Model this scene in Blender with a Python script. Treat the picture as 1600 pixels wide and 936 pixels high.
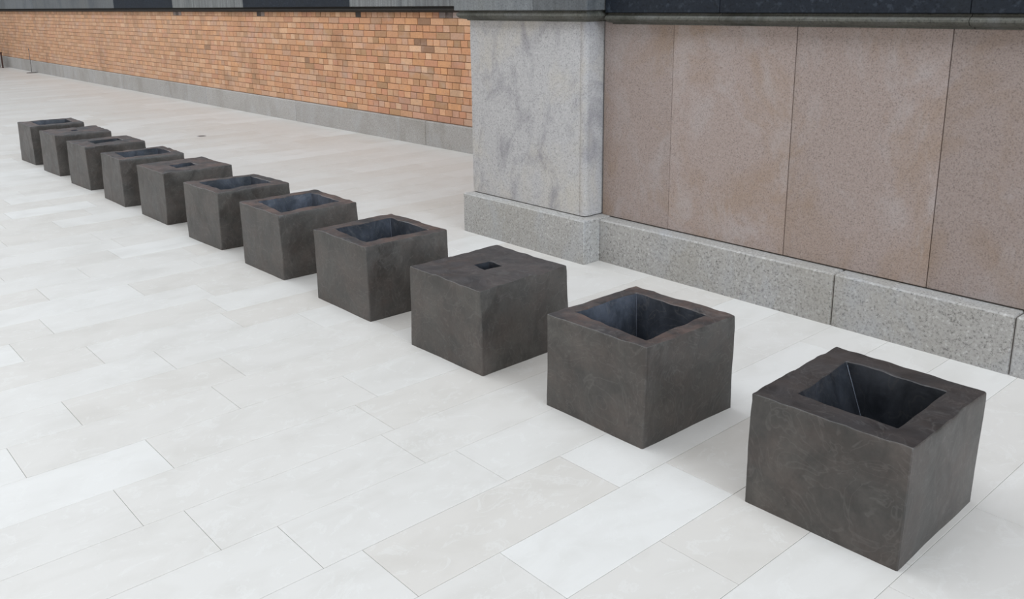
import bpy, bmesh, math, random
from mathutils import Vector, Matrix, noise

# ------------------------------------------------------------------ clear
for o in list(bpy.data.objects):
    bpy.data.objects.remove(o, do_unlink=True)
scene = bpy.context.scene
COL = scene.collection
rnd = random.Random(7)

# ------------------------------------------------------------------ camera, world, light, exposure
S = 1.68                                   # camera height in metres; the survey below is in camera heights
F_PX, CX, CY = 1378.09, 792.52, 350.71     # solved from the photograph's straight lines (1600 x 936)
YAW, PITCH, ROLL = -0.85170, 0.24895, -0.01324
cyw, syw, cp, sp = math.cos(YAW), math.sin(YAW), math.cos(PITCH), math.sin(PITCH)
FWD = Vector((cp * syw, cp * cyw, -sp))
r0 = Vector((cyw, -syw, 0.0)); u0 = r0.cross(FWD)
RIGHT = math.cos(ROLL) * r0 + math.sin(ROLL) * u0
UP = -math.sin(ROLL) * r0 + math.cos(ROLL) * u0
cam_data = bpy.data.cameras.new('camera')
cam = bpy.data.objects.new('camera', cam_data); COL.objects.link(cam)
cam_data.sensor_fit = 'HORIZONTAL'; cam_data.sensor_width = 36.0
cam_data.lens = F_PX / 1600 * 36.0
cam_data.shift_x = (800 - CX) / 1600
cam_data.shift_y = (CY - 468) / 1600
cam_data.clip_start = 0.05; cam_data.clip_end = 300
cam.matrix_world = Matrix(((RIGHT.x, UP.x, -FWD.x, 0), (RIGHT.y, UP.y, -FWD.y, 0),
                           (RIGHT.z, UP.z, -FWD.z, S), (0, 0, 0, 1)))
scene.camera = cam

world = bpy.data.worlds.new('hall_daylight'); scene.world = world; world.use_nodes = True
bg = world.node_tree.nodes['Background']
bg.inputs['Color'].default_value = (0.87, 0.935, 1.0, 1); bg.inputs['Strength'].default_value = 0.55


def area_light(name, loc, target, sx, sy, power, color):
    d = bpy.data.lights.new(name, 'AREA'); d.shape = 'RECTANGLE'; d.size = sx; d.size_y = sy
    d.energy = power; d.color = color
    o = bpy.data.objects.new(name, d); COL.objects.link(o); o.location = loc
    o.rotation_euler = (Vector(target) - Vector(loc)).to_track_quat('-Z', 'Y').to_euler()
    return o


# the hall's glazed roof, the tall windows of the side the camera stands on, the window at its right end
area_light('roof_glazing', (-9, 0.5, 9.0), (-9, 1.2, 0), 46, 7, 5100, (0.88, 0.94, 1.0))
area_light('window_daylight', (-9, -8.5, 3.6), (-9, 3, 0.3), 46, 4.5, 1950, (1.0, 0.965, 0.915))
area_light('end_window_daylight', (20.0, 1.6, 6.5), (-4, 2.2, 0.3), 10, 8, 5000, (0.74, 0.87, 1.0))

vs = scene.view_settings
vs.view_transform = 'Standard'; vs.look = 'None'; vs.gamma = 1.0; vs.use_curve_mapping = False
vs.exposure = -0.93


# ------------------------------------------------------------------ helpers
def srgb(r, g, b):
    def f(c):
        c /= 255.0
        return c / 12.92 if c <= 0.04045 else ((c + 0.055) / 1.055) ** 2.4
    return (f(r), f(g), f(b), 1.0)


def project(p):
    """image position of a point, only used to rank pieces by how large they show"""
    d = Vector(p) - Vector((0, 0, S))
    z = d.dot(FWD)
    if z < 0.05:
        return None
    return (CX + F_PX * d.dot(RIGHT) / z, CY - F_PX * d.dot(UP) / z)


def shown_area(quad):
    q = [project(p) for p in quad]
    if any(a is None for a in q):
        return 0.0
    mx = sum(a[0] for a in q) / 4; my = sum(a[1] for a in q) / 4
    if not any(-20 < a[0] < 1620 and -20 < a[1] < 956 for a in q + [(mx, my)]):
        return 0.0
    return 0.5 * abs(sum(q[i][0] * q[(i + 1) % 4][1] - q[(i + 1) % 4][0] * q[i][1] for i in range(4)))


def mesh_obj(name, verts, faces, mat, parent=None, smooth=None):
    me = bpy.data.meshes.new(name); me.from_pydata([tuple(v) for v in verts], [], faces); me.update()
    if mat is not None:
        me.materials.append(mat)
    if smooth is not None:
        me.polygons.foreach_set('use_smooth', [True] * len(me.polygons))
        me.set_sharp_from_angle(angle=math.radians(smooth))
    o = bpy.data.objects.new(name, me); COL.objects.link(o)
    if parent is not None:
        o.parent = parent
    return o


def inst(name, me, parent, loc=(0, 0, 0)):
    o = bpy.data.objects.new(name, me); COL.objects.link(o); o.parent = parent; o.location = loc
    return o


def tag(o, label, cat, group=None, kind=None):
    o['label'] = label; o['category'] = cat
    if group: o['group'] = group
    if kind: o['kind'] = kind
    return o


def empty(name, loc=(0, 0, 0)):
    o = bpy.data.objects.new(name, None); COL.objects.link(o); o.location = loc
    o.empty_display_size = 0.1
    return o


def box_geo(x0, x1, y0, y1, z0, z1, c=0.0):
    """box with chamfered edges on the -Y face and the top (c>0), as verts, faces"""
    if c <= 0:
        v = [(x0, y0, z0), (x1, y0, z0), (x1, y1, z0), (x0, y1, z0), (x0, y0, z1), (x1, y0, z1), (x1, y1, z1), (x0, y1, z1)]
        return v, [(3, 2, 1, 0), (4, 5, 6, 7), (0, 1, 5, 4), (1, 2, 6, 5), (2, 3, 7, 6), (3, 0, 4, 7)]
    bm = bmesh.new()
    v, f = box_geo(x0, x1, y0, y1, z0, z1)
    bv = [bm.verts.new(p) for p in v]
    for q in f: bm.faces.new([bv[i] for i in q])
    bmesh.ops.bevel(bm, geom=list(bm.edges), offset=c, segments=1, affect='EDGES', profile=0.5)
    bm.verts.index_update()
    vv = [tuple(p.co) for p in bm.verts]; ff = [tuple(p.index for p in q.verts) for q in bm.faces]
    bm.free()
    return vv, ff


# ------------------------------------------------------------------ node helpers
class NT:
    def __init__(self, name):
        self.m = bpy.data.materials.new(name); self.m.use_nodes = True
        self.t = self.m.node_tree; self.b = self.t.nodes['Principled BSDF']

    def n(self, kind, **kw):
        nd = self.t.nodes.new(kind)
        for k, v in kw.items():
            if k in nd.inputs.keys() and not hasattr(nd, k): nd.inputs[k].default_value = v
            else: setattr(nd, k, v)
        return nd

    def l(self, a, b): self.t.links.new(a, b)

    def pos(self): return self.n('ShaderNodeNewGeometry').outputs['Position']

    def mapped(self, vec, scale=(1, 1, 1), rot=(0, 0, 0), loc=(0, 0, 0)):
        m = self.n('ShaderNodeMapping'); self.l(vec, m.inputs['Vector'])
        m.inputs['Scale'].default_value = scale; m.inputs['Rotation'].default_value = rot
        m.inputs['Location'].default_value = loc
        return m.outputs['Vector']

    def noise(self, vec, scale, detail=4, rough=0.55, dist=0.0):
        n = self.n('ShaderNodeTexNoise'); self.l(vec, n.inputs['Vector'])
        n.inputs['Scale'].default_value = scale; n.inputs['Detail'].default_value = detail
        n.inputs['Roughness'].default_value = rough; n.inputs['Distortion'].default_value = dist
        return n.outputs['Fac']

    def ramp(self, fac, stops, interp='LINEAR'):
        r = self.n('ShaderNodeValToRGB'); self.l(fac, r.inputs['Fac'])
        cr = r.color_ramp; cr.interpolation = interp
        while len(cr.elements) < len(stops): cr.elements.new(0.5)
        for e, (p, c) in zip(cr.elements, stops):
            e.position = p; e.color = c if len(c) == 4 else (*c, 1)
        return r.outputs['Color']

    def mix(self, fac, a, b, blend='MIX'):
        m = self.n('ShaderNodeMix'); m.data_type = 'RGBA'; m.blend_type = blend
        for sock, val in ((m.inputs[0], fac), (m.inputs[6], a), (m.inputs[7], b)):
            if hasattr(val, 'links') or hasattr(val, 'is_linked'): self.l(val, sock)
            else: sock.default_value = val
        return m.outputs[2]

    def math(self, op, a, b=0.0, clamp=False):
        m = self.n('ShaderNodeMath', operation=op); m.use_clamp = clamp
        for sock, val in ((m.inputs[0], a), (m.inputs[1], b)):
            if hasattr(val, 'is_linked'): self.l(val, sock)
            else: sock.default_value = val
        return m.outputs[0]

    def attr(self, name, out='Color'):
        a = self.n('ShaderNodeAttribute', attribute_type='OBJECT', attribute_name=name)
        g = self.n('ShaderNodeAttribute', attribute_type='GEOMETRY', attribute_name=name)
        if out == 'Fac':
            return self.math('ADD', a.outputs['Fac'], g.outputs['Fac'])
        return self.mix(1.0, a.outputs['Color'], g.outputs['Color'], 'ADD')

    def bump(self, height, strength=0.2, dist=0.01):
        b = self.n('ShaderNodeBump'); self.l(height, b.inputs['Height'])
        b.inputs['Strength'].default_value = strength; b.inputs['Distance'].default_value = dist
        self.l(b.outputs['Normal'], self.b.inputs['Normal'])

    def out(self, color=None, rough=0.6, spec=0.4, metal=0.0):
        if color is not None:
            if hasattr(color, 'is_linked'): self.l(color, self.b.inputs['Base Color'])
            else: self.b.inputs['Base Color'].default_value = color
        if hasattr(rough, 'is_linked'): self.l(rough, self.b.inputs['Roughness'])
        else: self.b.inputs['Roughness'].default_value = rough
        self.b.inputs['Specular IOR Level'].default_value = spec
        self.b.inputs['Metallic'].default_value = metal
        return self.m


W = (1, 1, 1, 1); K = (0, 0, 0, 1)


def mat_tile():
    t = NT('limestone_tile'); p = t.pos(); tone = t.attr('tone', 'Fac')
    base = t.ramp(tone, [(0.0, srgb(200, 194, 187)), (0.35, srgb(203, 198, 192)), (0.65, srgb(206, 202, 197)), (1.0, srgb(212, 209, 205))])
    cloud = t.noise(t.mapped(p, (2.2, 1.2, 1)), 2.6, 5, 0.6, 0.6)
    base = t.mix(1.0, base, t.ramp(cloud, [(0.3, (0.93, 0.925, 0.915)), (0.55, W), (0.75, (1.0, 1.0, 1.0))]), 'MULTIPLY')
    vein = t.noise(t.mapped(p, (1.4, 1, 1), loc=(4, 2, 0)), 7.0, 7, 0.7, 1.4)
    base = t.mix(t.ramp(vein, [(0.56, K), (0.60, (0.35, 0.35, 0.35)), (0.66, K)]), base, srgb(216, 214, 210))
    spot = t.noise(p, 42.0, 2, 0.5, 0.3)
    base = t.mix(t.ramp(spot, [(0.70, K), (0.78, (0.22, 0.22, 0.22))]), base, srgb(184, 179, 172))
    rg = t.ramp(cloud, [(0.3, (0.40, 0.40, 0.40)), (0.7, (0.50, 0.50, 0.50))])
    t.bump(t.noise(p, 25, 4), 0.03, 0.004)
    return t.out(base, rg, 0.35)


def mat_plain(name, col, rough=0.7, spec=0.3, metal=0.0, var=0.12, scale=12):
    t = NT(name); p = t.pos()
    f = t.noise(p, scale, 4)
    c = t.mix(1.0, col, t.ramp(f, [(0.3, (1 - var,) * 3), (0.7, (1 + var,) * 3)]), 'MULTIPLY')
    t.bump(f, 0.1, 0.004)
    return t.out(c, rough, spec, metal)


def mat_brick():
    t = NT('orange_brick'); p = t.pos(); tint = t.attr('tint')
    f = t.noise(p, 38, 5, 0.65)
    c = t.mix(1.0, tint, t.ramp(f, [(0.25, (0.80, 0.79, 0.78)), (0.5, W), (0.8, (1.13, 1.12, 1.10))]), 'MULTIPLY')
    # lime bloom and soot with shapes of their own
    bloom = t.noise(t.mapped(p, (1, 1, 1.8)), 2.1, 6, 0.65, 0.4)
    c = t.mix(t.ramp(bloom, [(0.52, K), (0.70, (0.5, 0.5, 0.5))]), c, srgb(186, 162, 150))
    soot = t.noise(t.mapped(p, (1, 1, 0.6), loc=(9, 3, 1)), 1.7, 5, 0.6)
    c = t.mix(t.ramp(soot, [(0.55, K), (0.74, (0.45, 0.45, 0.45))]), c, srgb(128, 98, 78))
    t.bump(f, 0.25, 0.004)
    return t.out(c, 0.75, 0.3)


def mat_granite(name, base, dark, light, stain, stain2, speck=150.0, amount=0.6, rough=0.6, stain_amt=0.6, ribs=0.0, sscale=1.6, drift=(0, 0, 0), bumpy=0.25, spec=0.4):
    """speckled stone: grains, large stains; per-piece brightness from the 'tone' attribute (1 = as is)"""
    t = NT(name); p = t.pos()
    g1 = t.noise(p, speck, 3, 0.7)
    g2 = t.noise(t.mapped(p, loc=(3, 7, 1)), speck * 0.55, 2, 0.6)
    c = t.mix(t.ramp(g1, [(0.30, (amount,) * 3), (0.44, K)]), base, dark)
    c = t.mix(t.ramp(g2, [(0.56, K), (0.70, (amount,) * 3)]), c, light)
    s1 = t.noise(t.mapped(p, (1, 1, 0.8), loc=drift), sscale, 5, 0.6, 0.5)
    c = t.mix(t.ramp(s1, [(0.48, K), (0.66, (stain_amt,) * 3)]), c, stain, 'MIX')
    s2 = t.noise(t.mapped(p, (1.1, 1, 0.7), loc=(5 + drift[0], 1, 8)), sscale * 1.5, 6, 0.62, 0.9)
    c = t.mix(t.ramp(s2, [(0.50, K), (0.68, (stain_amt,) * 3)]), c, stain2, 'MIX')
    # grains stay visible through the stains
    c = t.mix(1.0, c, t.ramp(g1, [(0.30, (0.72,) * 3), (0.5, W), (0.72, (1.14,) * 3)]), 'MULTIPLY')
    h = g1
    if ribs > 0:
        w = t.noise(t.mapped(p, (1, 1, 0.04)), 26.0, 3, 0.7)
        c = t.mix(1.0, c, t.ramp(w, [(0.35, (1 - ribs,) * 3), (0.65, (1 + ribs,) * 3)]), 'MULTIPLY')
        h = t.math('ADD', g1, w)
    tn = t.attr('tone', 'Fac')
    c = t.mix(1.0, c, tn, 'MULTIPLY')
    t.bump(h, bumpy, 0.004)
    return t.out(c, rough, spec)


def mat_block(kind):
    t = NT('cast_metal_' + kind)
    oc = t.n('ShaderNodeTexCoord').outputs['Object']
    info = t.n('ShaderNodeObjectInfo').outputs['Random']
    ofs = t.n('ShaderNodeVectorMath', operation='ADD'); t.l(oc, ofs.inputs[0])
    cmb = t.n('ShaderNodeCombineXYZ'); t.l(t.math('MULTIPLY', info, 37.0), cmb.inputs[0]); t.l(t.math('MULTIPLY', info, 91.0), cmb.inputs[2])
    t.l(cmb.outputs[0], ofs.inputs[1]); p = ofs.outputs[0]
    big = t.noise(p, 3.4, 5, 0.6, 0.8)
    brush = t.noise(t.mapped(p, (1, 1, 0.65)), 7.5, 3, 0.6, 1.6)
    fine = t.noise(p, 70, 4, 0.65)
    if kind == 'side':
        lo, mid, hi = srgb(56, 54, 51), srgb(68, 65, 62), srgb(82, 79, 75)
    elif kind == 'rim':
        lo, mid, hi = srgb(48, 44, 45), srgb(56, 52, 52), srgb(68, 62, 60)
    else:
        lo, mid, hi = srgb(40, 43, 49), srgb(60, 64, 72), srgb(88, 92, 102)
    c = t.ramp(big, [(0.28, lo), (0.5, mid), (0.74, hi)])
    c = t.mix(1.0, c, t.ramp(brush, [(0.36, (0.76,) * 3), (0.5, W), (0.66, (1.18,) * 3)]), 'MULTIPLY')
    # thin scraped swirls
    sw = t.noise(t.mapped(p, loc=(2, 5, 3)), 4.5, 2, 0.5, 3.6)
    line = t.ramp(sw, [(0.475, K), (0.495, (0.24,) * 3), (0.52, K)])
    c = t.mix(line, c, srgb(112, 109, 106))
    if kind != 'well':
        rust = t.noise(t.mapped(p, loc=(1, 9, 4)), 6.0, 5, 0.65)
        rf = t.ramp(rust, [(0.42, K), (0.66, W)])
        amt = t.math('MULTIPLY', t.attr('rust', 'Fac'), 0.85) if kind == 'rim' else 0.15
        c = t.mix(t.math('MULTIPLY', rf, amt), c, srgb(106, 84, 75))
    c = t.mix(1.0, c, t.ramp(fine, [(0.3, (0.88,) * 3), (0.7, (1.1,) * 3)]), 'MULTIPLY')
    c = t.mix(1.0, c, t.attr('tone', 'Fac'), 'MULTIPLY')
    rg = t.ramp(brush, [(0.3, (0.36,) * 3), (0.7, (0.56,) * 3)])
    t.bump(t.math('ADD', t.math('MULTIPLY', brush, 1.0), t.math('MULTIPLY', fine, 0.25)), 0.22, 0.006)
    return t.out(c, rg, 0.5)


M_TILE = mat_tile()
M_BED = mat_plain('tile_bed_grout', srgb(172, 169, 165), 0.9)
M_BRICK = mat_brick()
M_MORTAR = mat_plain('brown_mortar', srgb(146, 116, 92), 0.95)
M_PANEL = mat_granite('red_granite', srgb(162, 146, 139), srgb(112, 97, 90), srgb(178, 167, 162), srgb(152, 129, 110), srgb(172, 162, 159), 130, 0.45, 0.62, 0.7, sscale=2.1)
M_PLINTH = mat_granite('grey_granite', srgb(160, 157, 153), srgb(92, 90, 88), srgb(190, 188, 185), srgb(148, 143, 134), srgb(166, 168, 172), 85, 0.75, 0.6, 0.45, sscale=2.0)
M_PIER = mat_granite('pale_grey_granite', srgb(174, 171, 170), srgb(116, 114, 114), srgb(196, 193, 192), srgb(180, 173, 163), srgb(138, 135, 138), 110, 0.45, 0.62, 0.75, sscale=2.6, drift=(0.4, 0, 2.6))
M_BACKPL = mat_granite('weathered_grey_stone', srgb(162, 158, 154), srgb(122, 119, 116), srgb(184, 181, 178), srgb(138, 133, 125), srgb(174, 173, 174), 60, 0.35, 0.7, 0.55, sscale=1.8)
M_MOULD = mat_granite('mossy_moulding_stone', srgb(98, 97, 90), srgb(50, 50, 46), srgb(122, 122, 114), srgb(56, 56, 48), srgb(112, 112, 110), 90, 0.5, 0.8, 0.7, sscale=3.0)
M_SOOT = mat_granite('sooted_moulding_stone', srgb(44, 41, 38), srgb(24, 23, 22), srgb(60, 58, 54), srgb(34, 32, 30), srgb(56, 50, 42), 90, 0.5, 0.85, 0.5, sscale=2.0)
M_DARK = mat_granite('dark_blue_granite', srgb(30, 36, 45), srgb(17, 20, 26), srgb(60, 67, 77), srgb(22, 27, 35), srgb(36, 40, 45), 60, 0.55, 0.6, 0.5, sscale=2.2, bumpy=0.1, spec=0.2)
M_RIB = mat_granite('tooled_grey_granite', srgb(118, 120, 120), srgb(72, 74, 76), srgb(140, 142, 142), srgb(92, 95, 98), srgb(126, 126, 124), 90, 0.5, 0.7, 0.5, ribs=0.30, sscale=1.5)
M_GREYF = mat_granite('striated_grey_granite', srgb(114, 117, 119), srgb(70, 74, 78), srgb(138, 140, 142), srgb(80, 86, 94), srgb(120, 121, 119), 90, 0.5, 0.6, 0.6, ribs=0.12, sscale=1.4)
M_JOINT = mat_plain('dark_joint', srgb(84, 80, 76), 0.95)
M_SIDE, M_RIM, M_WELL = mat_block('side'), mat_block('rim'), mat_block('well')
M_SEAM = mat_plain('weld_seam_metal', srgb(92, 96, 106), 0.45, 0.5)
M_POST = mat_plain('grey_post_metal', srgb(112, 108, 106), 0.4, 0.5, 0.4)
M_WOOD = mat_plain('dark_brown_wood', srgb(64, 38, 28), 0.5, 0.4)
M_COVER = mat_plain('floor_cover_metal', srgb(164, 158, 156), 0.45, 0.5)

# ------------------------------------------------------------------ floor: limestone slabs, long side across the hall
FX0, FX1, FY0, FY1 = -21.0, 1.4, -1.6, 3.72
v, f = box_geo(FX0 * S, FX1 * S, FY0 * S, FY1 * S + 0.1, -0.12, -0.0035)
floor = mesh_obj('floor', v, f, M_BED)
tag(floor, 'pale limestone slab floor of the hall', 'floor', kind='structure')
xs = [-1.103]
while xs[-1] > FX0: xs.append(xs[-1] - 0.1805)
xs = xs[::-1]
while xs[-1] < FX1: xs.append(xs[-1] + 0.1772)
# surveyed cross joints per column (keyed by the column's left joint), with tones of the slabs between them
SURVEY = {
    -1.103: ([0.936, 1.424, 2.05], [0.60, 1.0, 0.40, 0.7]),
    -1.2835: ([0.75, 1.271, 2.28], [0.72, 0.22, 0.95, 0.70]),
    -1.464: ([0.668, 1.114, 2.128], [0.70, 0.66, 0.68, 0.72]),
    -1.6445: ([0.553, 1.03], [0.55, 0.60, 0.50]),
    -1.825: ([0.472], [0.62, 0.52]),
    -2.0055: ([0.604], [0.96, 0.46]),
    -2.186: ([0.348], [0.86, 0.46]),
    -2.3665: ([0.945], [0.30, 0.52]),
    -2.547: ([0.822], [0.72, 0.62]),
    -2.7275: ([0.684], [0.34, 0.60]),
    -2.908: ([0.516], [0.96, 0.36]),
    -3.4495: ([0.726], [0.30, 0.66]),
    -0.9258: ([1.185, 1.66], [0.44, 0.26, 0.55]),
    -0.7486: ([1.46, 2.0], [0.78, 0.52, 0.5]),
}
trnd = random.Random(11)
tiles = []
for i in range(len(xs) - 1):
    xa, xb = xs[i], xs[i + 1]
    key = min(SURVEY, key=lambda k: abs(k - xa))
    cuts, tones = ([], [])
    if abs(key - xa) < 0.02:
        cuts, tones = SURVEY[key]
    if cuts:
        ys = list(cuts); tl = list(tones)
        while ys[0] > FY0: ys.insert(0, ys[0] - trnd.uniform(0.42, 0.66)); tl.insert(0, trnd.random())
        while ys[-1] < FY1: ys.append(ys[-1] + trnd.uniform(0.42, 0.66)); tl.append(trnd.uniform(0.2, 0.9))
        tl = tl[:len(ys) - 1] if len(tl) >= len(ys) - 1 else tl + [0.5] * (len(ys) - 1 - len(tl))
        off = len([y for y in ys if y < cuts[0] - 1e-6])
        tl = [trnd.random() for _ in range(len(ys) - 1)]
        for k, tv in enumerate(tones):
            if 0 <= off - 1 + k < len(tl): tl[off - 1 + k] = tv
    else:
        ys = [FY0 - trnd.uniform(0, 0.6)]; tl = []
        while ys[-1] < FY1:
            ys.append(ys[-1] + trnd.uniform(0.36, 0.70)); tl.append(min(1, max(0, trnd.gauss(0.52, 0.2))))
    for k in range(len(ys) - 1):
        ya, yb = max(ys[k], FY0), min(ys[k + 1], FY1)
        if yb - ya > 0.02: tiles.append((xa, xb, ya, yb, tl[k]))
GAP = 0.0006
ranked = []
for q in tiles:
    xa, xb, ya, yb, tn = q
    ranked.append((shown_area([(xa * S, ya * S, 0), (xb * S, ya * S, 0), (xb * S, yb * S, 0), (xa * S, yb * S, 0)]), q))
ranked.sort(key=lambda a: -a[0])
sv, sf, st = [], [], []
for n, (ar, (xa, xb, ya, yb, tn)) in enumerate(ranked):
    hx, hy = (xb - xa) * S / 2 - GAP, (yb - ya) * S / 2 - GAP
    dz = trnd.uniform(-0.0003, 0.0003)
    v, fc = box_geo(-hx, hx, -hy, hy, -0.0035, dz, 0.0008)
    cx_, cy_ = (xa + xb) / 2 * S, (ya + yb) / 2 * S
    if n < 300 and ar > 0:
        o = mesh_obj('tile', v, fc, M_TILE, floor); o.location = (cx_, cy_, 0); o['tone'] = tn
    else:
        b = len(sv)
        sv += [(p[0] + cx_, p[1] + cy_, p[2]) for p in v]; sf += [tuple(i + b for i in q) for q in fc]; st += [tn] * len(v)
o = mesh_obj('farther_tiles', sv, sf, M_TILE, floor); o['kind'] = 'stuff'
a = o.data.attributes.new('tone', 'FLOAT', 'POINT'); a.data.foreach_set('value', st)


# ------------------------------------------------------------------ brick wall behind, on its stone plinth
BY = 3.715            # brick face
BX0, BX1 = -20.5, -3.0
Z0, DZ, NC = 0.178, 0.0473, 16
v, f = box_geo(BX0 * S, BX1 * S, (BY + 0.0032) * S, (BY + 0.2) * S, 0.10, 0.99 * S)
wall_back = mesh_obj('wall_back', v, f, M_MORTAR)
tag(wall_back, 'long wall of orange brick in alternating header and stretcher courses', 'brick wall', kind='structure')
PAL = [((198, 142, 104), 5), ((206, 156, 120), 5), ((212, 172, 138), 3), ((190, 130, 92), 4), ((164, 124, 90), 2),
       ((152, 120, 86), 1.6), ((192, 130, 102), 3), ((184, 148, 128), 1.6), ((206, 146, 98), 3), ((220, 184, 152), 1)]
PSUM = sum(w for _, w in PAL)
brnd = random.Random(5)


def brick_tint(x, z):
    r = brnd.random() * PSUM
    for c, w in PAL:
        r -= w
        if r <= 0: break
    c = list(c); leak = False
    # reddish damp patch low beside the pilaster, soot where the ledge leaks
    if z < 0.36 and x > -5.6 and brnd.random() < 0.75 * min(1, (x + 5.6) / 0.5 + 0.2) * (0.36 - z) / 0.12:
        c = list(brnd.choice([(178, 128, 112), (186, 142, 126), (170, 122, 104), (174, 146, 132)]))
    if z < 0.30 and x < -6.2 and brnd.random() < 0.35:
        c = [a * 0.6 + b * 0.4 for a, b in zip(c, (186, 164, 156))]
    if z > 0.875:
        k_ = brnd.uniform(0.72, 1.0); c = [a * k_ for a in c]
        for xc, wd in ((-9.5, 0.13), (-7.55, 0.10), (-5.93, 0.06), (-4.75, 0.16)):
            if abs(x - xc) < wd: leak = True
    for xc, zc in ((-5.13, 0.866), (-5.13, 0.727), (-5.09, 0.68), (-8.8, 0.6), (-6.75, 0.55)):
        if abs(x - xc) < 0.055 and abs(z - zc) < 0.024: c = [100, 76, 60]
    j = brnd.uniform(0.96, 1.04)
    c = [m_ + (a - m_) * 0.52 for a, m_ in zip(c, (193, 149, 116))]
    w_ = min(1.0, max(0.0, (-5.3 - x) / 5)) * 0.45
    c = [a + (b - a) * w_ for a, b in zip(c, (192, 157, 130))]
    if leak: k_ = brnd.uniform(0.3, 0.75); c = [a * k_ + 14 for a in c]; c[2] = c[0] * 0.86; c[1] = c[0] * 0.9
    return srgb(*[max(40, min(255, a * j)) for a in c])[:3]


HJ = 0.0045
bricks = []
for r in range(NC):
    z0 = Z0 + r * DZ; z1 = z0 + DZ
    header = (NC - 1 - r) % 2 == 0
    L = 0.0755 if header else 0.1505
    x = BX1 - (0.037 if header else 0.0) - (0.02 * (r % 4))
    while x > BX0:
        l_ = L * brnd.uniform(0.97, 1.03)
        bricks.append((x - l_, x, z0, z1, header)); x -= l_
ranked = []
for q in bricks:
    xa, xb, z0, z1, hd = q
    vis = (xb + xa) / 2 < -4.56 and z0 < 0.90
    ar = shown_area([(xa * S, BY * S, z0 * S), (xb * S, BY * S, z0 * S), (xb * S, BY * S, z1 * S), (xa * S, BY * S, z1 * S)]) if vis else 0
    ranked.append((ar * (0.75 if z1 > 0.93 else 1), q))
ranked.sort(key=lambda a: -a[0])
shared = {}


def brick_mesh(hd, var):
    if (hd, var) not in shared:
        L = (0.0755 if hd else 0.1505) * S
        rr = random.Random(var * 3 + hd)
        v, fc = box_geo(-L / 2 + HJ, L / 2 - HJ, -0.003 + 0.0, 0.03, -DZ * S / 2 + HJ * 0.9, DZ * S / 2 - HJ * 0.9, 0.003)
        v = [(p[0] + rr.uniform(-.0012, .0012), p[1], p[2] + rr.uniform(-.0012, .0012)) for p in v]
        me = bpy.data.meshes.new('brick'); me.from_pydata(v, [], fc); me.update(); me.materials.append(M_BRICK)
        shared[(hd, var)] = me
    return shared[(hd, var)]


sv, sf, sc = [], [], []
for n, (ar, (xa, xb, z0, z1, hd)) in enumerate(ranked):
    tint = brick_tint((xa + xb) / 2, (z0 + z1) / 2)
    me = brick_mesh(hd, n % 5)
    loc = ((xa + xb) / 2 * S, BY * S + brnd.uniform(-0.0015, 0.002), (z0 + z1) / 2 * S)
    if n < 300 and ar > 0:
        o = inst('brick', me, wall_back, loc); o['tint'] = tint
        o.scale.x = (xb - xa) / (0.0755 if hd else 0.1505)
    else:
        b = len(sv); k = (xb - xa) / (0.0755 if hd else 0.1505)
        sv += [(p.co.x * k + loc[0], p.co.y + loc[1], p.co.z + loc[2]) for p in me.vertices]
        sf += [tuple(i + b for i in q.vertices) for q in me.polygons]; sc += [tint] * len(me.vertices)
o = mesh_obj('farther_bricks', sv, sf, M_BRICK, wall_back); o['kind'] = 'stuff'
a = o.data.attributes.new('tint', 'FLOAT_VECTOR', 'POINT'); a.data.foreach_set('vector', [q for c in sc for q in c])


def stone_row(root, name, cuts, y0, y1, z0, z1, mat, gap=0.0012, cham=0.004, tones=None, mats=None):
    out = []
    for i in range(len(cuts) - 1):
        xa, xb = cuts[i] * S + gap, cuts[i + 1] * S - gap
        v, fc = box_geo(xa, xb, y0 * S, y1 * S, z0 * S, z1 * S, cham)
        o = mesh_obj(name, v, fc, mats[i] if mats else mat, root)
        o['tone'] = tones[i] if tones else rnd.uniform(0.96, 1.04)
        out.append(o)
    return out


# plinth under the brick
v, f = box_geo(BX0 * S, BX1 * S, 3.697 * S, 3.80 * S, 0, 0.168 * S)
base_back = mesh_obj('baseboard_back', v, f, M_JOINT)
tag(base_back, 'low grey stone plinth running under the orange brick wall', 'plinth', kind='structure')
cuts = [-20.5, -18.4, -16.2, -14.03, -11.4, -8.88, -6.985, -5.086, -3.0]
stone_row(base_back, 'plinth_stone', cuts, 3.69, 3.79, -0.010, 0.176, M_BACKPL, cham=0.010, tones=[1, 1.03, 0.97, 1.02, 0.98, 1.04, 0.97, 0.93])

# ledge over the brick: sooted moulding under dark and grey facing stones


def profile_strip(name, x0, x1, prof, mat, parent, tone=1.0, cap=True):
    """extrude a (y, z) outline (camera heights) along x"""
    n = len(prof)
    v = [(x0 * S, y * S, z * S) for y, z in prof] + [(x1 * S, y * S, z * S) for y, z in prof]
    f = [(i, i + n, (i + 1) % n + n, (i + 1) % n) for i in range(n)]
    if cap: f += [tuple(range(n)), tuple(range(2 * n - 1, n - 1, -1))]
    o = mesh_obj(name, v, f, mat, parent, smooth=35); o['tone'] = tone
    return o


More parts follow.
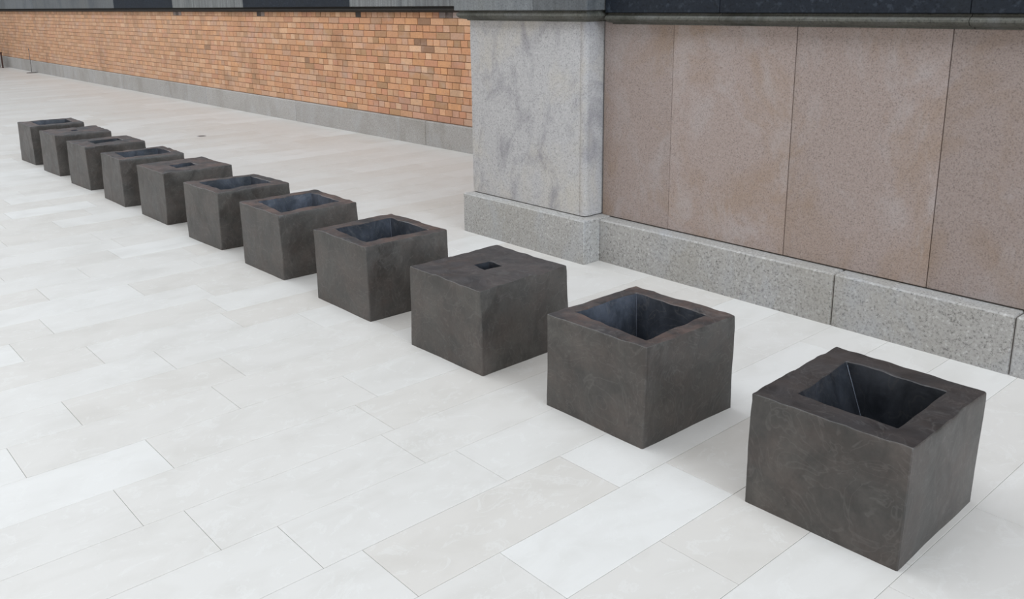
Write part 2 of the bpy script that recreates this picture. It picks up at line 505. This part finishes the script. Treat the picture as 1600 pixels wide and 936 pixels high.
v, f = box_geo(BX0 * S, BX1 * S, 3.70 * S, 3.90 * S, 0.936 * S, 1.40 * S)
trim_back = mesh_obj('trim_1', v, f, M_JOINT)
tag(trim_back, 'dark sooted stone ledge along the top of the orange brick wall', 'ledge', kind='structure')
PB = [(3.76, 0.926), (3.708, 0.926), (3.700, 0.930), (3.684, 0.934), (3.676, 0.942), (3.676, 0.950), (3.684, 0.957), (3.686, 0.966), (3.76, 0.966)]
fc_ = [-20.5, -16.6, -14.9, -13.2, -11.3, -9.47, -7.8, -5.97, -5.18, -3.05]
for i in range(len(fc_) - 1):
    profile_strip('moulding_stone', fc_[i] + 0.001, fc_[i + 1] - 0.001, PB, M_SOOT, trim_back, rnd.uniform(0.9, 1.1))
stone_row(trim_back, 'facing_stone', fc_, 3.664, 3.76, 0.967, 1.38, M_DARK,
          mats=[M_GREYF, M_GREYF, M_GREYF, M_GREYF, M_DARK, M_RIB, M_DARK, M_RIB, M_RIB],
          tones=[0.8, 0.95, 0.78, 0.72, 1.05, 0.86, 1.0, 0.95, 0.8], cham=0.003)

# ------------------------------------------------------------------ grey pilaster
px0, px1 = -3.005, -2.318
pil = empty('wall_pilaster', (-2.66 * S, 2.6 * S, 0))
tag(pil, 'pale grey granite pilaster between the brick wall and the red granite panels', 'pilaster', kind='structure')


def add(name, v, f, mat, parent, tone=1.0, smooth=None):
    o = mesh_obj(name, v, f, mat, None, smooth); o.parent = parent
    o.matrix_parent_inverse = Matrix.Translation(parent.location).inverted() if parent.type == 'EMPTY' else Matrix.Identity(4)
    o['tone'] = tone
    return o


def shaft_geo(x0, x1, y0, y1, z0, z1, r):
    pts = [(x0, y1), (x0, y0 + 0.006), (x0 + 0.006, y0)]
    pts += [(x1 - 0.055, y0), (x1 - 0.050, y0 + 0.004), (x1 - 0.044, y0)]
    for k in range(7):
        a = -math.pi / 2 + k * math.pi / 12
        pts.append((x1 - r + r * math.cos(a), y0 + r + r * math.sin(a)))
    pts.append((x1, y1))
    n = len(pts); rows = 14
    v, f = [], []
    for j in range(rows + 1):
        z = z0 + (z1 - z0) * j / rows
        for (x, y) in pts:
            d = noise.noise(Vector((x * 4, y * 4, z * 4))) * 0.002
            v.append((x + d, y + d, z))
    for j in range(rows):
        for i in range(n - 1):
            a = j * n + i; f.append((a, a + 1, a + n + 1, a + n))
        f.append((j * n + n - 1, j * n, (j + 1) * n, (j + 1) * n + n - 1))
    f.append(tuple(range(n - 1, -1, -1))); f.append(tuple(rows * n + i for i in range(n)))
    return v, f


v, f = shaft_geo(px0 * S, px1 * S, 2.432 * S, 3.72 * S, 0.1765 * S, 0.93 * S, 0.03)
add('shaft', v, f, M_PIER, pil, 1.0, 40)
v, f = box_geo(-3.012 * S, -2.272 * S, 2.380 * S, 3.70 * S, -0.010, 0.1725 * S, 0.005)
add('plinth_stone', v, f, M_PLINTH, pil, 1.06)


def ring_profile(x0, x1, prof, yback):
    """moulding round the pilaster's front and two sides; prof = list of (projection, z)"""
    v, f = [], []
    for pr, z in prof:
        v += [((x0 - pr) * S, yback * S, z * S), ((x0 - pr) * S, (2.432 - pr) * S, z * S), ((x1 + pr) * S, (2.432 - pr) * S, z * S), ((x1 + pr) * S, yback * S, z * S)]
    for j in range(len(prof) - 1):
        for i in range(3):
            a = j * 4 + i; f.append((a, a + 1, a + 5, a + 4))
        a = j * 4; f.append((a + 3, a, a + 4, a + 7))
    f.append((3, 2, 1, 0)); a = (len(prof) - 1) * 4; f.append((a, a + 1, a + 2, a + 3))
    return v, f


v, f = ring_profile(px0, px1, [(0.0, 0.919), (0.006, 0.919), (0.008, 0.924), (0.022, 0.926), (0.034, 0.932), (0.040, 0.940), (0.040, 0.947), (0.034, 0.952), (0.030, 0.959)], 3.71)
add('moulding_stone', v, f, M_MOULD, pil, 0.85, 30)
v, f = box_geo((px0 - 0.048) * S, -2.56 * S, 2.386 * S, 3.70 * S, 0.960 * S, 1.38 * S, 0.004)
add('facing_stone', v, f, M_GREYF, pil, 0.95)
v, f = box_geo(-2.559 * S, (px1 + 0.046) * S, 2.386 * S, 2.60 * S, 0.960 * S, 1.38 * S, 0.004)
add('facing_stone', v, f, M_GREYF, pil, 0.62)

# ------------------------------------------------------------------ right wall: red granite panels on a grey plinth
RX1 = 1.2
PY = 2.526
v, f = box_geo(px1 * S, RX1 * S, (PY + 0.012) * S, (PY + 0.3) * S, 0.05, 0.96 * S)
wall_right = mesh_obj('wall_right', v, f, M_JOINT)
tag(wall_right, 'wall of upright reddish brown speckled granite panels', 'stone wall', kind='structure')
pc = [px1 + 0.006, -1.985, -1.506, -1.036, -0.565, -0.094, 0.377, 0.848, RX1]
ptone = [0.85, 0.93, 0.87, 0.77, 0.98, 1.0, 0.97, 1.0]
for i in range(len(pc) - 1):
    v, fc = box_geo(pc[i] * S + (0.0003 if i == 1 else 0.0016), pc[i + 1] * S - (0.0003 if i == 0 else 0.0016), PY * S, (PY + 0.06) * S, 0.172 * S, 0.918 * S, 0.003)
    o = mesh_obj('stone_panel', v, fc, M_PANEL, wall_right); o['tone'] = ptone[i]
v, f = box_geo(-2.26 * S, RX1 * S, 2.475 * S, (PY + 0.05) * S, 0, 0.160 * S)
base_right = mesh_obj('baseboard_right', v, f, M_JOINT)
tag(base_right, 'speckled grey granite plinth course below the red granite panels', 'plinth', kind='structure')
stone_row(base_right, 'plinth_stone', [-2.276, -1.291, -0.772, -0.253, 0.266, 0.785, RX1], 2.468, 2.56, -0.006, 0.168, M_PLINTH, gap=0.0022, cham=0.008,
          tones=[1.0, 0.98, 1.02, 1.0, 1, 1])
v, f = box_geo(px1 * S, RX1 * S, (PY + 0.01) * S, (PY + 0.3) * S, 0.93 * S, 1.40 * S)
trim_right = mesh_obj('trim_2', v, f, M_JOINT)
tag(trim_right, 'weathered moulding with dark blue granite above the red panels', 'cornice', kind='structure')
PR = [(PY + 0.03, 0.909), (PY - 0.006, 0.909), (PY - 0.008, 0.914), (PY - 0.030, 0.916), (PY - 0.044, 0.921), (PY - 0.050, 0.928), (PY - 0.050, 0.934),
      (PY - 0.044, 0.940), (PY - 0.034, 0.943), (PY - 0.030, 0.950), (PY + 0.03, 0.950)]
mc = [px1 + 0.05, -1.765, -0.98, -0.2, 0.6, RX1]
for i in range(len(mc) - 1):
    profile_strip('moulding_stone', mc[i] + 0.001, mc[i + 1] - 0.001, PR, M_MOULD, trim_right, rnd.uniform(0.72, 0.85))
stone_row(trim_right, 'facing_stone', mc, PY - 0.048, PY + 0.05, 0.951, 1.38, M_DARK, tones=[0.95, 0.9, 0.85, 0.9, 0.9], cham=0.003)

# ------------------------------------------------------------------ the eleven hollow blocks
# top corners and well corners in the order left, front, right, back; base corners likewise (camera heights)
# zt = height; wd = well depth; tp = how far the well's four corners move in (x, y) towards its foot
B = [
    dict(zt=.258, top=[(-6.545, 1.415), (-6.215, 1.412), (-6.195, 1.732), (-6.510, 1.742)], hole=[(-6.505, 1.487), (-6.262, 1.478), (-6.272, 1.684), (-6.478, 1.697)], bot=[(-6.565, 1.415), (-6.270, 1.427)], wd=.20,
         label='dark hollow block at the far left end of the row, farthest from the camera'),
    dict(zt=.256, top=[(-5.996, 1.410), (-5.681, 1.415), (-5.660, 1.732), (-5.976, 1.738)], hole=[(-5.872, 1.556), (-5.812, 1.553), (-5.822, 1.592), (-5.888, 1.598)], bot=[(-6.036, 1.416), (-5.738, 1.430)], wd=.10,
         label='dark block second from the far left end, top closed but for a tiny slot'),
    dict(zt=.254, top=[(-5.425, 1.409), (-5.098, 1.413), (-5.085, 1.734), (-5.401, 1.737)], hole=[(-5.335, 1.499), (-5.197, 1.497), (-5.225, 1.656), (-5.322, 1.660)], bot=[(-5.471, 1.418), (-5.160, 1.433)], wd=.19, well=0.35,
         label='dark block third from the far left end, narrow black opening in top'),
    dict(zt=.253, top=[(-4.832, 1.410), (-4.555, 1.417), (-4.520, 1.728), (-4.838, 1.741)], hole=[(-4.800, 1.473), (-4.597, 1.460), (-4.590, 1.694), (-4.792, 1.696)], bot=[(-4.900, 1.427), (-4.590, 1.427)], wd=.19,
         label='dark block fourth from the far left end, wide well with thin wavy walls'),
    dict(zt=.256, top=[(-4.318, 1.417), (-4.001, 1.427), (-3.992, 1.752), (-4.316, 1.742)], hole=[(-4.197, 1.531), (-4.101, 1.529), (-4.108, 1.630), (-4.207, 1.638)], bot=[(-4.378, 1.437), (-4.057, 1.442)], wd=.14,
         label='dark block fifth from the far left end, small square hole in a broad top'),
    dict(zt=.255, top=[(-3.737, 1.413), (-3.412, 1.426), (-3.399, 1.741), (-3.715, 1.730)], hole=[(-3.700, 1.465), (-3.474, 1.468), (-3.464, 1.694), (-3.672, 1.693)], bot=[(-3.782, 1.429), (-3.467, 1.442)], wd=.20,
         label='middle block of the row, sixth from either end, wide dark well'),
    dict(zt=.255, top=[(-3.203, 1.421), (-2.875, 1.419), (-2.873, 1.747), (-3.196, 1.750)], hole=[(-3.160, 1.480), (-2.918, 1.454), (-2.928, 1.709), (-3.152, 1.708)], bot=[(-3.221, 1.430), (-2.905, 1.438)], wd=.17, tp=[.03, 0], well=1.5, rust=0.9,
         label='dark block fifth from the near right end, wide well with pale bluish inner wall'),
    dict(zt=.254, top=[(-2.622, 1.418), (-2.303, 1.422), (-2.295, 1.739), (-2.627, 1.741)], hole=[(-2.570, 1.468), (-2.357, 1.461), (-2.345, 1.700), (-2.573, 1.700)], bot=[(-2.642, 1.429), (-2.309, 1.431)], wd=.19, seam=True,
         label='dark block fourth from the near right end, deep square well and brownish rim'),
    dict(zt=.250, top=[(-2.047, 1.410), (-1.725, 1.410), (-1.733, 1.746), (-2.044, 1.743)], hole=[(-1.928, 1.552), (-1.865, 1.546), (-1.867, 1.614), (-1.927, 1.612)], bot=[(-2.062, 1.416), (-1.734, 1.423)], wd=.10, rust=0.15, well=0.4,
         label='dark block third from the near right end, broad flat top with one tiny square hole'),
    dict(zt=.257, top=[(-1.463, 1.406), (-1.161, 1.418), (-1.146, 1.730), (-1.461, 1.733)], hole=[(-1.430, 1.468), (-1.193, 1.454), (-1.197, 1.683), (-1.424, 1.693)], bot=[(-1.492, 1.431), (-1.177, 1.431), (-1.165, 1.761)], wd=.20, seam=True,
         label='dark block second from the near right end, wide well with thin walls and rusty corner'),
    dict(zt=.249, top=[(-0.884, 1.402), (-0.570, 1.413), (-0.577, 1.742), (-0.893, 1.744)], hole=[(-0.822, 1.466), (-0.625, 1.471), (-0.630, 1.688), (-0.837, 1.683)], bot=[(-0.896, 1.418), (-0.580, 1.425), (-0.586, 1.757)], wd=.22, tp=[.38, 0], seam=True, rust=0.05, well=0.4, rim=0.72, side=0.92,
         label='largest and nearest dark block at the right end, deep black tapering well with thick rim'),
]


def lerp(a, b, t): return a + (b - a) * t


def ring(corners, n, c):
    """4*n points round a quad, corners cut by c"""
    out = []
    for i in range(4):
        a, b = corners[i], corners[(i + 1) % 4]
        L = (b - a).length; e = min(0.4, c / L)
        for k in range(n):
            out.append(a.lerp(b, e + (1 - 2 * e) * k / (n - 1)))
    return out


def make_block(d, idx):
    zt = d['zt'] * S
    top = [Vector((x * S, y * S, zt)) for x, y in d['top']]
    bot = [Vector((x * S, y * S, 0)) for x, y in d['bot']]
    dl, df = bot[0] - top[0], bot[1] - top[1]
    if len(bot) == 2: bot.append(top[2] + Vector((df.x * 0.8, df.y + 0.01, -zt)))
    bot.append(top[3] + Vector((dl.x, dl.y + 0.01, -zt)))
    hole = [Vector((x * S, y * S, zt)) for x, y in d['hole']]
    ctr = sum(bot, Vector()) / 4
    root = empty('hollow_block', (ctr.x, ctr.y, 0))
    tag(root, d['label'], 'sculpture block', 'row of eleven dark hollow blocks')
    n, c = 22, 0.004
    sd = Vector((idx * 7.3, idx * 3.1, idx * 5.7))

    def disp(p):
        q = p - ctr
        k = min(1.0, q.z / 0.08)
        d1 = noise.noise_vector(q * 4.0 + sd) * 0.0042
        d2 = noise.noise_vector(q * 17.0 + sd) * 0.0024
        tp = max(0.0, min(1.0, (q.z - zt + 0.07) / 0.07))
        w = d1 + d2 * (0.35 + 1.3 * tp)
        wz = (w.z * 1.1 + noise.noise(q * 13.0 + sd) * 0.003 * tp) * k
        return Vector((q.x + w.x, q.y + w.y, max(0.0, q.z + wz)))

    # outer sides
    rows = []
    rb = ring(bot, n, c); rt = ring(top, n, c)
    m = 18
    for j in range(m + 1):
        t = j / m
        rows.append([Vector((lerp(a.x, b.x, t), lerp(a.y, b.y, t), lerp(0, zt - c, t))) for a, b in zip(rb, rt)])
    mid = sum(top, Vector()) / 4
    inset = [p + (mid - p).normalized() * c * 0.9 for p in rt]
    rows.append([Vector((lerp(a.x, b.x, .35), lerp(a.y, b.y, .35), zt - c * 0.3)) for a, b in zip(rt, inset)])
    rows.append(inset)
    R4 = 4 * n
    v = [disp(p) for r in rows for p in r]
    f = []
    for j in range(len(rows) - 1):
        for i in range(R4):
            a, b = j * R4 + i, j * R4 + (i + 1) % R4
            f.append((a, b, b + R4, a + R4))
    f.append(tuple(range(R4 - 1, -1, -1)))
    o = mesh_obj('outer_walls', v, f, M_SIDE, root, smooth=38); o['tone'] = d.get('side', 1.0)
    # rim
    hmid = sum(hole, Vector()) / 4
    hc = c * (0.4 if (hole[0] - hole[2]).length < 0.2 else 1.0)
    rh = ring(hole, n, hc)
    hout = [p + (p - hmid).normalized() * hc * 0.8 for p in rh]
    q = 9; rows = []
    for j in range(q + 1):
        t = j / q
        rows.append([a.lerp(b, t) for a, b in zip(inset, hout)])
    rows.append([Vector((p.x, p.y, zt - hc * 0.8)) for p in rh])
    v = [disp(p) for r in rows for p in r]; f = []
    for j in range(len(rows) - 1):
        for i in range(R4):
            a, b = j * R4 + i, j * R4 + (i + 1) % R4
            f.append((a, b, b + R4, a + R4))
    o = mesh_obj('rim', v, f, M_RIM, root, smooth=45); o['tone'] = d.get('rim', 1.0); o['rust'] = d.get('rust', 0.7)
    # well
    wd = d['wd'] * S; tx, ty = d.get('tp', [0.03, 0.0])
    foot = [hole[0] + Vector((tx * wd, ty * wd, -wd)), hole[1] + Vector((-0.03 * wd, 0.02 * wd, -wd)),
            hole[2] + Vector((-0.03 * wd, -0.02 * wd, -wd)), hole[3] + Vector((tx * wd, -0.01 * wd, -wd))]
    rf = ring(foot, n, hc * 0.6)
    start = [Vector((p.x, p.y, zt - hc * 0.8)) for p in rh]
    k = 14
    rows = [[a.lerp(b, j / k) for a, b in zip(start, rf)] for j in range(k + 1)]
    v = [disp(p) for r in rows for p in r]; f = []
    for j in range(k):
        for i in range(R4):
            a, b = j * R4 + i, j * R4 + (i + 1) % R4
            f.append((a, b, b + R4, a + R4))
    f.append(tuple(k * R4 + i for i in range(R4)))
    well = mesh_obj('well', v, f, M_WELL, root, smooth=38); well['tone'] = d.get('well', 1.0)  # per-block tone puts the shade and light inside the wells into their colour
    if d.get('seam'):
        # bead in the back corner of the well
        pa = [disp(hole[3].lerp(foot[3], 0.03 + 0.94 * j / 24)) for j in range(25)]
        dirn = Vector((1, -1, 0)).normalized(); r = 0.0022
        vv, ff = [], []
        side = Vector((1, 1, 0)).normalized()
        for p in pa:
            p = p + dirn * 0.003
            for a in range(6):
                an = a * math.pi / 3
                vv.append(p + side * (r * math.cos(an)) + dirn * (r * math.sin(an)))
        for j in range(24):
            for a in range(6):
                x0_ = j * 6 + a; x1_ = j * 6 + (a + 1) % 6
                ff.append((x0_, x1_, x1_ + 6, x0_ + 6))
        mesh_obj('weld_seam', vv, ff, M_SEAM, well, smooth=60)
    return root


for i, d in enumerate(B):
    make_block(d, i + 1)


# ------------------------------------------------------------------ small things far back
def lathe(name, prof, mat, parent, seg=24):
    v, f = [], []
    for r, z in prof:
        for k in range(seg):
            a = 2 * math.pi * k / seg; v.append((r * math.cos(a), r * math.sin(a), z))
    for j in range(len(prof) - 1):
        for k in range(seg):
            a, b = j * seg + k, j * seg + (k + 1) % seg
            f.append((a, b, b + seg, a + seg))
    f.append(tuple(range(seg - 1, -1, -1))); f.append(tuple((len(prof) - 1) * seg + k for k in range(seg)))
    return mesh_obj(name, v, f, mat, parent, smooth=40)


post = empty('barrier_post', (-15.28 * S, 3.612 * S, 0))
tag(post, 'thin low metal barrier post on a flat foot before the far brick wall', 'barrier post')
lathe('foot', [(0.13, 0.0), (0.13, 0.008), (0.11, 0.016), (0.02, 0.022)], M_POST, post)
lathe('pole', [(0.008, 0.018), (0.008, 0.60)], M_POST, post, 12)
lathe('tip', [(0.008, 0.59), (0.013, 0.60), (0.014, 0.612), (0.008, 0.622)], M_POST, post, 12)

cov = empty('floor_outlet', (-6.735 * S, 2.73 * S, 0))
tag(cov, 'small grey floor outlet cover lying flush between the blocks and the brick wall', 'floor outlet')
lathe('ring', [(0.060, 0.0004), (0.060, 0.0022), (0.056, 0.0030), (0.044, 0.0030)], M_COVER, cov, 32)
lathe('lid', [(0.042, 0.0010), (0.042, 0.0040), (0.036, 0.0050)], M_POST, cov, 32)

ch = empty('chair', (-17.09 * S, 3.47 * S, 0))
tag(ch, 'dark brown wooden chair cut off by the left edge beside the far brick wall', 'chair')
v, f = box_geo(-0.22, 0.22, -0.21, 0.21, 0.40, 0.44, 0.008); mesh_obj('seat', v, f, M_WOOD, ch)
bmv = [(-0.22, -0.21, 0.46), (-0.19, -0.21, 0.46), (-0.19, 0.21, 0.46), (-0.22, 0.21, 0.46), (-0.29, -0.21, 0.80), (-0.26, -0.21, 0.80), (-0.26, 0.21, 0.80), (-0.29, 0.21, 0.80)]
mesh_obj('backrest', bmv, [(3, 2, 1, 0), (4, 5, 6, 7), (0, 1, 5, 4), (1, 2, 6, 5), (2, 3, 7, 6), (3, 0, 4, 7)], M_WOOD, ch)
for sx in (-0.195, 0.195):
    for sy in (-0.185, 0.185):
        v, f = box_geo(sx - 0.018, sx + 0.018, sy - 0.018, sy + 0.018, 0.0, 0.402 if sx > 0 else 0.47, 0.004)
        mesh_obj('leg', v, f, M_WOOD, ch)
